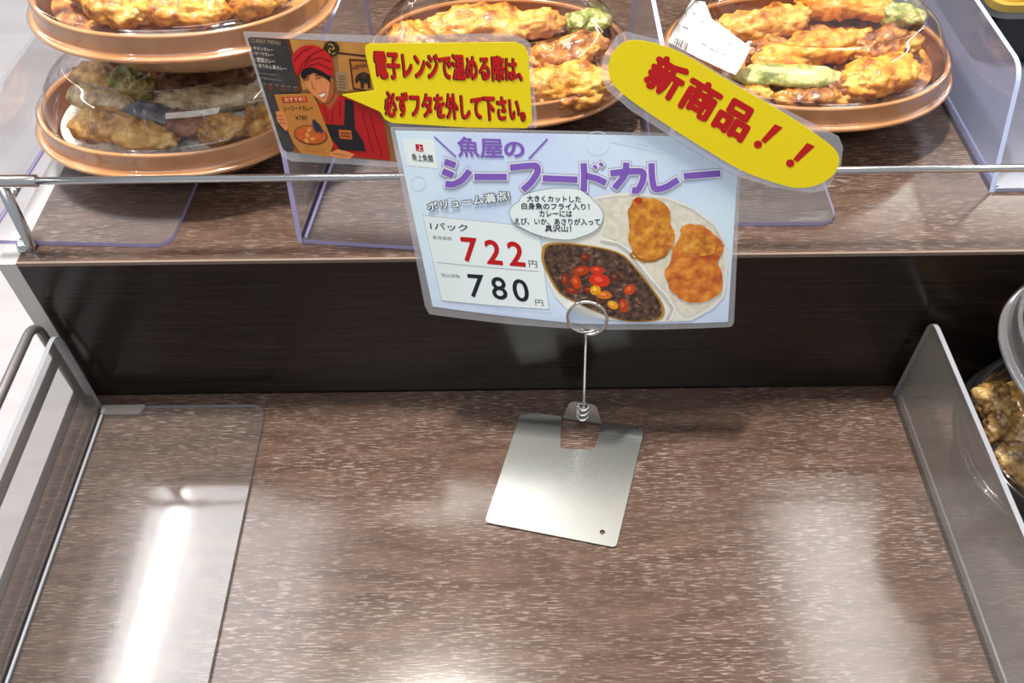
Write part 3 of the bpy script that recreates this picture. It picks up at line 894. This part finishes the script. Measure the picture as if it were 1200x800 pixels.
tray = tray + [(960, 520), (958, 600), (945, 640), (900, 690), (800, 744), (640, 750), (400, 738), (330, 722), (240, 690), (190, 635), (155, 560), (136, 480), (132, 420)]
p.poly(L(z5, *tray), TRAY, 3)
p.poly(L(z5, *smooth_loop([(380, 215), (500, 192), (640, 200), (780, 240), (880, 310), (940, 410), (945, 560), (900, 660), (790, 725), (740, 700), (660, 600), (560, 450), (470, 390), (400, 360), (420, 300)], 3)), RICEP, 4)
p.path(L(z5, (395, 390), (470, 405), (520, 440), (590, 540), (680, 640), (715, 690), (690, 740)), 2.4, ink('tray_shadow', 190, 190, 186), 5)
p.path(L(z5, (400, 380), (475, 395), (528, 432), (600, 532), (690, 632), (728, 690), (710, 740)), 1.6, ink('tray_light', 240, 240, 234), 6)
p.path(L(z5, (372, 205), (450, 192), (560, 186), (680, 200), (800, 246), (900, 322), (950, 410)), .9, ink('tray_shadow', 190, 190, 186), 5)
cur = smooth_loop([(145, 440), (160, 410), (230, 402), (330, 412), (430, 430), (500, 460), (560, 525), (620, 602), (658, 660), (668, 708), (640, 735), (560, 744), (480, 736), (380, 700), (300, 665), (220, 620), (170, 540), (146, 485)], 3)
p.poly([(a, b) for a, b in L(z5, *[(400 + (x - 400) * 1.05, 578 + (y - 578) * 1.04) for x, y in cur])], ink('curry_oil', 176, 132, 50), 5)
p.poly(L(z5, *cur), CUR, 7)
for cx, cy, rx, ry, ro, cc in ((308, 520, 38, 22, -.2, (168, 58, 24)), (380, 517, 34, 18, .1, (196, 56, 24)), (390, 562, 48, 30, .2, (206, 48, 22)), (286, 570, 22, 32, -.4, (188, 66, 22)),
                              (326, 460, 20, 18, 0, (120, 40, 22)), (525, 604, 28, 22, -.6, (190, 72, 28)), (372, 606, 24, 22, 0, (226, 160, 34)), (410, 628, 36, 18, .1, (206, 110, 30)),
                              (450, 672, 26, 18, .5, (220, 150, 34)), (497, 676, 20, 32, -.2, (178, 62, 22)), (460, 548, 26, 18, .3, (90, 44, 28)), (238, 560, 18, 30, 0, (130, 46, 20)),
                              (340, 605, 26, 14, .2, (124, 40, 20)), (268, 608, 30, 16, .2, (134, 44, 22)), (560, 680, 26, 16, .4, (84, 60, 52))):
    px_, py_ = z5(cx, cy)
    p.ell(px_, py_, rx / 3.808, ry / 3.808, ink('curry_bit_%d' % cx, *cc), 9, ro, 14)
    p.ell(px_ - 1, py_ - 1, rx / 9, ry / 9, ink('curry_glint_%d' % cx, *[min(255, c + 34) for c in cc]), 10, ro, 8)
def jag(pts, amp, seed):
    r = random.Random(seed); o = []
    for a in smooth_loop(pts, 5): o.append((a[0] + r.uniform(-amp, amp), a[1] + r.uniform(-amp, amp)))
    return o
p.poly(L(z5, *jag([(700, 325), (690, 450), (600, 486), (556, 470), (530, 440)], 3, 3)), ink('crumb_shade', 168, 112, 44), 6)
p.poly(L(z5, *jag([(545, 200), (575, 194), (640, 200), (682, 222), (705, 262), (706, 310), (726, 350), (720, 400), (692, 440), (650, 465), (600, 472), (560, 455), (535, 420), (520, 380), (525, 320), (518, 260), (533, 222)], 3, 1)), CUT, 8)
p.poly(L(z5, *jag([(545, 205), (560, 193), (582, 200), (578, 218), (556, 220)], 2, 9)), ink('burnt_tip', 176, 60, 22), 9)
p.poly(L(z5, *jag([(755, 330), (790, 312), (850, 320), (892, 350), (935, 390), (942, 430), (918, 480), (936, 540), (934, 610), (882, 650), (820, 662), (760, 650), (712, 612), (690, 562), (680, 520), (710, 480), (716, 420), (750, 372)], 3, 2)), CUT2, 8)
p.poly(L(z5, *jag([(770, 345), (840, 345), (900, 390), (900, 440), (820, 450), (760, 420)], 4, 5)), CUT, 9)
p.build('food_picture', sg)

p = Print(A)   # cloud shaped speech bubble
cl = [(505, 250), (577, 240), (650, 243), (688, 266), (704, 282), (732, 312), (739, 345), (716, 385), (660, 410), (620, 419), (560, 415), (490, 395), (432, 362), (413, 330), (420, 305), (446, 286), (455, 268)]
cl = smooth_loop(cl, 4)
p.poly(L(z3, *[(577 + (x - 577) * 1.012, 330 + (y - 330) * 1.016) for x, y in cl]), GRY, 11)
p.poly(L(z3, *cl), WHT, 12)
for tx_, q in (('大きくカットした', ((472, 263), (662, 266), (663, 289), (473, 286))), ('白身魚のフライ入り！', ((453, 289), (692, 292), (693, 316), (454, 313))),
               ('カレーには', ((515, 316), (631, 317), (632, 340), (516, 339))), ('えび、いか、あさりが入って', ((428, 342), (729, 345), (730, 369), (429, 366))), ('具沢山！', ((535, 368), (628, 369), (629, 393), (536, 392)))):
    p.text(tx_, L(z3, *q), BLK, 13, .022)
p.build('speech_bubble', sg)

# ---------------------------------------------------------------- comic menu card with yellow bubble, behind the sign
B = Sheet(-0.0040)
mc = thing('menu_card', tuple(B.pt(*B.uv(330, 187))), 'laminated comic card of red turbaned cook with yellow speech bubble, above the sign', 'card')
p = Print(B)
p.slab(rounded([(284, 37), (440, 42), (600, 39), (622, 50), (630, 150), (470, 155), (474, 196), (342, 189), (330, 183)], [3, 0, 0, 6, 4, 0, 0, 0, 3]), FILM, -.0004, -.0001)
p.build('laminate_film', mc)
p = Print(B)
WD = mottled('print_brown_wood', [(.35, (.16, .055, .012)), (.65, (.33, .13, .03))], 60, .35, .3, vec=(1, 1, .2))
CH = mottled('print_chalkboard', [(.4, (.022, .018, .017)), (.65, (.05, .042, .04))], 90, .35, .3)
p.slab(L(z1, (50, 75), (56, 66), (66, 63), (400, 80), (720, 96), (765, 370), (830, 560), (872, 751), (700, 738), (265, 695), (245, 685), (235, 665)), WD, -.00008, 0)
p.poly(L(z1, (50, 75), (56, 66), (66, 63), (262, 75), (340, 365), (300, 690), (265, 695), (235, 665)), CH, 1)
p.poly(L(z1, (262, 75), (278, 76), (352, 355), (338, 365)), ink('board_frame', 92, 48, 18), 2)
CHK = ink('chalk', 196, 186, 170); CHK2 = ink('faint_chalk', 120, 110, 96)
p.text('CURRY MENU', L(z1, (62, 70), (226, 84), (230, 106), (66, 92)), ink('chalk_tan', 170, 140, 104), 2)
for tx_, q in (('・チキンカレー', ((66, 112), (188, 124), (191, 144), (69, 132))), ('・キーマカレー', ((74, 140), (190, 152), (193, 172), (78, 160))),
               ('・野菜カレー', ((84, 172), (198, 184), (201, 212), (88, 199))), ('・ほうれん草カレー', ((92, 206), (262, 226), (264, 250), (96, 229)))):
    p.text(tx_, L(z1, *q), CHK, 2, .02)
for (x0, y0, x1, y1) in ((110, 262, 214, 272), (118, 284, 160, 290), (138, 292, 236, 302)): 
    for k in range(7): 
        a = x0 + (x1 - x0) * k / 7; p.line(z1(a, y0 + (y1 - y0) * k / 7), z1(a + (x1 - x0) / 10, y0 + (y1 - y0) * k / 7 + 1), 1.4, CHK2, 2)
for k in range(6):   # row of spice jars
    p.poly(L(z1, (130 + k * 34, 318 + k * 4), (152 + k * 34, 320 + k * 4), (154 + k * 34, 352 + k * 3), (133 + k * 34, 350 + k * 3)), ink('jar_%d' % (k % 2), *((104, 52, 34) if k % 2 else (70, 58, 48))), 2)
    p.line(z1(130 + k * 34, 318 + k * 4), z1(152 + k * 34, 320 + k * 4), 1.2, CHK2, 3)
p.poly(L(z1, (280, 77), (470, 86), (480, 330), (352, 355)), mottled('print_orange_wall', [(.35, (.40, .17, .03)), (.65, (.56, .26, .05))], 50, .35, .3), 1)
p.poly(L(z1, (540, 88), (706, 96), (750, 365), (560, 350)), mottled('print_orange_wall', [], 50), 1)
p.line(z1(545, 150), z1(720, 170), 2.2, ink('beam', 60, 26, 12), 2)
p.ell(*z1(510, 128), 9.5, 9.2, ink('lantern_dark', 52, 36, 14), 3)          # hanging lantern
for k in range(16):
    a = k * 2.4; rr_ = 1.6 + 1.5 * (k % 4); p.ell(z1(510, 128)[0] + rr_ * math.cos(a), z1(510, 128)[1] + rr_ * math.sin(a), .75, .75, ink('lantern_glow', 206, 164, 72), 4, 0, 8)
p.line(z1(500, 82), z1(502, 96), 1.2, ink('beam', 60, 26, 12), 4)
p.poly(L(z1, (532, 250), (595, 258), (606, 365), (545, 355)), ink('wall_note', 148, 120, 84), 2)      # wall notes and elephant print
for k in range(5): p.line(z1(545 + k, 275 + k * 16), z1(588 + k, 280 + k * 16), .8, ink('note_ink', 86, 60, 36), 3)
p.poly(L(z1, (606, 182), (735, 190), (752, 372), (628, 352)), ink('poster_frame', 70, 34, 16), 2)
p.poly(L(z1, (618, 194), (728, 200), (742, 358), (636, 342)), ink('poster_tan', 168, 104, 44), 3)
p.text('HIMAL', L(z1, (622, 222), (710, 200), (718, 222), (630, 246)), ink('poster_ink', 84, 40, 20), 4, .02)
EL = ink('elephant_dark', 46, 30, 22)
p.poly(L(z1, (640, 300), (650, 272), (672, 258), (700, 258), (722, 270), (728, 345), (712, 345), (708, 318), (690, 318), (690, 345), (672, 345), (670, 310), (660, 302), (654, 318), (644, 312)), EL, 4)
p.ell(*z1(690, 272), 3.4, 4.2, ink('ear', 66, 44, 32), 5)
SKIN = ink('skin', 206, 128, 76); SKD = ink('skin_dark', 158, 84, 44); SHIRT = ink('shirt_red', 168, 26, 26); SHD = ink('shirt_dark', 118, 16, 20)
TB = ink('turban_red', 184, 28, 28); TBD = ink('turban_fold', 120, 14, 18); APR = ink('apron_black', 30, 28, 30); HAIR = ink('hair_black', 24, 16, 14)
p.poly(L(z1, (440, 395), (520, 365), (548, 378), (560, 420), (500, 470), (455, 450)), SKD, 5)
p.poly(L(z1, (425, 425), (470, 430), (505, 462), (552, 384), (590, 395), (650, 412), (720, 440), (765, 470), (800, 535), (818, 640), (834, 742), (600, 716), (530, 700), (470, 570)), SHIRT, 6)
for a, b in (((470, 440), (490, 520)), ((520, 455), (512, 530)), ((680, 470), (740, 700)), ((720, 480), (790, 720)), ((560, 410), (556, 500))): p.line(z1(*a), z1(*b), 1.3, SHD, 7)
p.poly(L(z1, (586, 402), (632, 416), (640, 560), (688, 640), (702, 692), (560, 682), (500, 606), (478, 540), (580, 548)), APR, 8)
p.poly(L(z1, (550, 570), (620, 575), (626, 626), (558, 620)), ink('tag_orange', 176, 92, 40), 9)
for yy in (588, 604): p.line(z1(562, yy), z1(614, yy + 4), 1.1, ink('tag_ink', 90, 36, 18), 10)
p.poly(L(z1, *smooth_loop([(360, 296), (352, 270), (400, 245), (455, 250), (500, 280), (522, 305), (525, 340), (518, 380), (498, 412), (472, 422), (440, 402), (402, 372), (372, 332)], 3)), SKIN, 8)
p.poly(L(z1, (505, 300), (526, 300), (524, 375), (498, 412), (476, 421), (494, 380), (500, 340)), SKD, 9)
p.poly(L(z1, (345, 246), (390, 222), (450, 238), (505, 268), (508, 315), (496, 300), (470, 282), (440, 268), (412, 258), (392, 268), (372, 280), (362, 298), (344, 278)), HAIR, 10)
p.poly(L(z1, *smooth_loop([(296, 168), (318, 134), (360, 110), (410, 106), (462, 124), (502, 160), (520, 205), (520, 255), (505, 275), (455, 246), (392, 226), (350, 246), (334, 276), (318, 262), (304, 225)], 3)), TB, 11)
for q in (((372, 195), (410, 150), (470, 128)), ((350, 240), (390, 190), (450, 172), (510, 195)), ((330, 268), (345, 220), (395, 160)), ((385, 218), (440, 205), (515, 240)), ((306, 190), (350, 140), (400, 118))):
    p.path(L(z1, *q), 1.3, TBD, 12)
for a, b in (((366, 300), (390, 294)), ((424, 292), (455, 282))): p.line(z1(*a), z1(*b), 1.0, HAIR, 10)
for a, b in (((366, 288), (392, 280)), ((420, 276), (456, 268))): p.line(z1(*a), z1(*b), 1.1, HAIR, 10)
p.path(L(z1, (402, 300), (408, 340), (424, 346)), .9, SKD, 10)
p.poly(L(z1, (440, 380), (478, 366), (474, 384), (456, 392)), ink('mouth', 236, 220, 206), 10); p.path(L(z1, (438, 378), (480, 364)), .8, ink('lip', 140, 50, 34), 11)
p.poly(L(z1, (197, 376), (405, 370), (432, 420), (522, 650), (500, 722), (342, 698), (300, 640), (230, 480)), ink('held_menu', 178, 116, 50), 12)
p.poly(L(z1, (235, 392), (374, 386), (382, 416), (243, 422)), ink('held_label', 176, 52, 38), 13)
p.text('おすすめ！', L(z1, (252, 394), (362, 389), (366, 412), (258, 417)), ink('held_pale', 226, 176, 120), 14, .02)
p.text('シーフードカレー', L(z1, (244, 440), (408, 436), (414, 464), (252, 468)), HAIR, 13, .015)
p.text('¥780', L(z1, (310, 492), (376, 490), (382, 516), (316, 518)), HAIR, 13)
p.ell(*z1(398, 600), 20, 11.6, ink('bowl_ring', 110, 56, 28), 13, .15); p.ell(*z1(398, 598), 18.4, 10.2, ink('bowl_soup', 176, 88, 36), 14, .15)
for k, (ex_, ey_) in enumerate(((350, 580), (380, 600), (345, 610), (410, 620), (440, 610), (390, 570), (460, 590), (375, 630))): p.ell(*z1(ex_, ey_), 3.4, 2.4, ink('bit_%d' % (k % 2), *((208, 130, 64) if k % 2 else (206, 82, 40))), 15, k, 10)
p.ell(*z1(425, 548), 3, 8, ink('mussel', 48, 44, 60), 16, -.3); p.ell(*z1(446, 560), 2.6, 7.4, ink('mussel', 48, 44, 60), 16, -.5)
for yy in (664, 680): 
    for k in range(8): p.line(z1(366 + k * 15, yy + k * 2), z1(376 + k * 15, yy + 1 + k * 2), .8, SKD, 13)
p.poly(L(z1, (206, 470), (240, 466), (262, 500), (276, 560), (262, 578), (236, 550), (214, 520)), SKIN, 13)
for k in range(3): p.line(z1(212 + k * 8, 490 + k * 20), z1(246 + k * 7, 494 + k * 20), .9, SKD, 14)
p.poly(L(z1, (500, 698), (545, 678), (600, 690), (640, 706), (610, 732), (540, 724), (504, 716)), SKIN, 13)
p.path(L(z1, (520, 700), (560, 704), (600, 716)), .8, SKD, 14)
p.build('cook_picture', mc)
p = Print(B)
bub = rounded(L(z2, (495, 108), (508, 101), (1080, 95), (1118, 112), (1132, 150), (1146, 400), (1126, 430), (900, 428), (600, 410), (572, 396), (556, 368), (540, 360), (402, 300), (530, 283), (496, 140)), 2, 3)
p.slab(bub, YEL, LAY * 14, LAY * 18)
for tx_, q in (('電子レンジで温める際は、', ((527, 122), (1108, 150), (1112, 250), (541, 238))), ('必ずフタを外して下さい。', ((566, 282), (1118, 303), (1124, 406), (577, 386)))):
    p.text(tx_, L(z2, *[(x - 5, y + 2) for x, y in q]), DRED, 19, .045, .04)
    p.text(tx_, L(z2, *q), RED, 21, .035, .04)
p.build('speech_bubble', mc)

# ---------------------------------------------------------------- yellow oval tag
Cc = Sheet(0.0030)
ot = thing('oval_tag', tuple(Cc.pt(*Cc.uv(850, 140))), 'yellow oval laminated tag with slanting red characters at the sign corner', 'tag')
p = Print(Cc)
fo = [(725, 40), (733, 37), (785, 50), (840, 84), (900, 118), (955, 146), (983, 160), (988, 172), (986, 192), (970, 222), (950, 226), (905, 219), (866, 207), (800, 168), (740, 130), (712, 106), (703, 88), (707, 68)]
p.slab(fo, FILM, -.0004, -.0001)
p.build('laminate_film', ot)
p = Print(Cc)
yo = smooth_loop([(714, 72), (726, 53), (748, 47), (790, 58), (830, 80), (870, 104), (920, 133), (960, 160), (982, 180), (980, 200), (962, 215), (935, 220), (905, 213), (866, 198), (822, 172), (775, 142), (735, 114), (716, 94)], 4)
p.slab(yo, YEL, -.00008, .0001)
an = math.radians(30.5); cs, sn = math.cos(an), math.sin(an)
for ch, (cx, cy), sz in (('新', (336, 302), 75), ('商', (470, 385), 74), ('品', (604, 464), 72)):
    q = []
    for a, b in ((-sz, -sz), (sz, -sz), (sz, sz), (-sz, sz)): q.append(z4(cx + a * cs - b * sn, cy + a * sn + b * cs))
    p.text(ch, q, RED, 3, .05)
for dx, dy in ((0, 0), (126, 73)):
    p.poly(L(z4, (760 + dx, 484 + dy), (791 + dx, 498 + dy), (722 + dx, 560 + dy), (705 + dx, 548 + dy)), RED, 3)
    p.ell(*z4(694 + dx, 564 + dy), 5.0, 4.7, RED, 3)
p.build('yellow_face', ot)

# ================================================================ wire clip stand
cs_ = thing('clip_stand', (0.035, 0.31, 0), 'small steel sign stand with wire ring on square plate, on the bare shelf', 'sign stand')
c4 = [at_z(*q, .002) for q in ((568, 611), (722, 641), (755, 503), (611, 481))]
hole = at_z(706, 623, .002)
n1, n2, n3, n4 = [at_z(*q, .002) for q in ((657, 492), (706, 499), (696, 526), (657, 525))]
# outline with the notch punched for the upright tab
Bk = Vector((c4[2] - c4[3])).normalized()
e0 = c4[3] + Bk * (n1 - c4[3]).dot(Bk); e1 = c4[3] + Bk * (n2 - c4[3]).dot(Bk)
outline = [(c4[0].x, c4[0].y), (c4[1].x, c4[1].y), (c4[2].x, c4[2].y), (e1.x, e1.y), (n3.x, n3.y), (n4.x, n4.y), (e0.x, e0.y), (c4[3].x, c4[3].y)]
outline = rounded(outline, [.003, .003, .004, .0, .0012, .0012, .0, .004], 5)
pm = bmesh.new()
hv = [(hole.x + .0017 * math.cos(t), hole.y + .0017 * math.sin(t)) for t in [2 * math.pi * k / 18 for k in range(18)]]
tri = tessellate_polygon([[Vector((*q, 0)) for q in outline], [Vector((*q, 0)) for q in hv]])
vs = [pm.verts.new((*q, 0)) for q in outline + hv]
for t in tri:
    try: pm.faces.new([vs[i] for i in t])
    except ValueError: pass
fwd = Vector((-Bk.y, Bk.x, 0))                # towards the rear edge
s_rear = max((v.co - Vector((c4[3].x, c4[3].y, 0))).dot(fwd) for v in pm.verts)
for k in range(5):
    bmesh.ops.bisect_plane(pm, geom=pm.verts[:] + pm.edges[:] + pm.faces[:], dist=1e-8, plane_co=(c4[3].x, c4[3].y, 0) - 0 * fwd + fwd * 0 - fwd * (.014 - k * .0028) if False else tuple(Vector((c4[3].x, c4[3].y, 0)) - fwd * (.014 - k * .0028)), plane_no=tuple(fwd))
for v in pm.verts:
    s_ = (v.co - Vector((c4[3].x, c4[3].y, 0))).dot(fwd) + .012
    v.co.z = .0017 + (0.055 * s_ * min(1, s_ / .006) if s_ > 0 else 0)
r = bmesh.ops.extrude_face_region(pm, geom=pm.faces[:])
for e in r['geom']:
    if isinstance(e, bmesh.types.BMVert): e.co.z -= .0009
bmesh.ops.recalc_face_normals(pm, faces=pm.faces)
me = bpy.data.meshes.new('plate'); pm.to_mesh(me); pm.free()
rel(link('base_plate', me, [STEEL]), cs_)
# upright tab
tb0 = Vector(((e0.x + e1.x) / 2, (e0.y + e1.y) / 2, .0016))
ux = Bk.copy(); half = (e1 - e0).length / 2
nrm = Vector((ux.y, -ux.x, 0)).normalized()
tabp = rounded([(-half + .0003, 0), (half - .0003, 0), (half * .58, .0178), (-half * .62, .0178)], [0, 0, .003, .003])
up_t = (Vector((0, 0, 1)) - nrm * .10).normalized()
to3 = lambda a, b, h: tb0 + ux * a + up_t * b + nrm * h
rel(MB().prism(tabp, to3, -.0006, .0004).build('upright_tab', [STEEL]), cs_)
# crimped tongues around the wire
for hh in (.0045, .0095, .0145):
    cr = MB()
    pts = [to3(-.0046, hh + .0008, .0008), to3(-.003, hh + .0002, .0012), to3(-.0018, hh - .0006, .0026), to3(0, hh - .0008, .0031), to3(.0018, hh - .0006, .0026), to3(.003, hh + .0002, .0012), to3(.0046, hh + .0008, .0008)]
    cr.tube(pts, [.0007, .0012, .0013, .0014, .0013, .0012, .0007], 8)
    rel(cr.build('crimp', [WIRE], smooth=True), cs_)
# wire with a double ring that grips the sign
rc = A.pt(*A.uv(688, 371)); rad = .0118
ex_, ey_ = EX.normalized(), (EY - EX * (EX.dot(EY) / EX.dot(EX))).normalized()
pts = [to3(.0004, .001, .0016), to3(.0004, .018, .0016)]
base_top = to3(.0004, .018, .0016)
start = rc - ey_ * (rad + .0025) + NRM * .0018
pts += [base_top.lerp(start, k / 6) for k in range(1, 6)]
turn = []
for k in range(0, 77):
    t = -math.pi / 2 + 2 * math.pi * k / 36
    lift = .0026 - .0052 * min(1, max(0, (k - 14) / 30)) if k < 44 else -.0026
    rr_ = rad * (1 if k > 5 else .92 + .016 * k)
    turn.append(rc + ex_ * math.cos(t) * rr_ + ey_ * math.sin(t) * rr_ + NRM * lift)
pts += turn
rel(MB().tube(pts, .0010, 10).build('wire_ring', [WIRE], smooth=True), cs_)
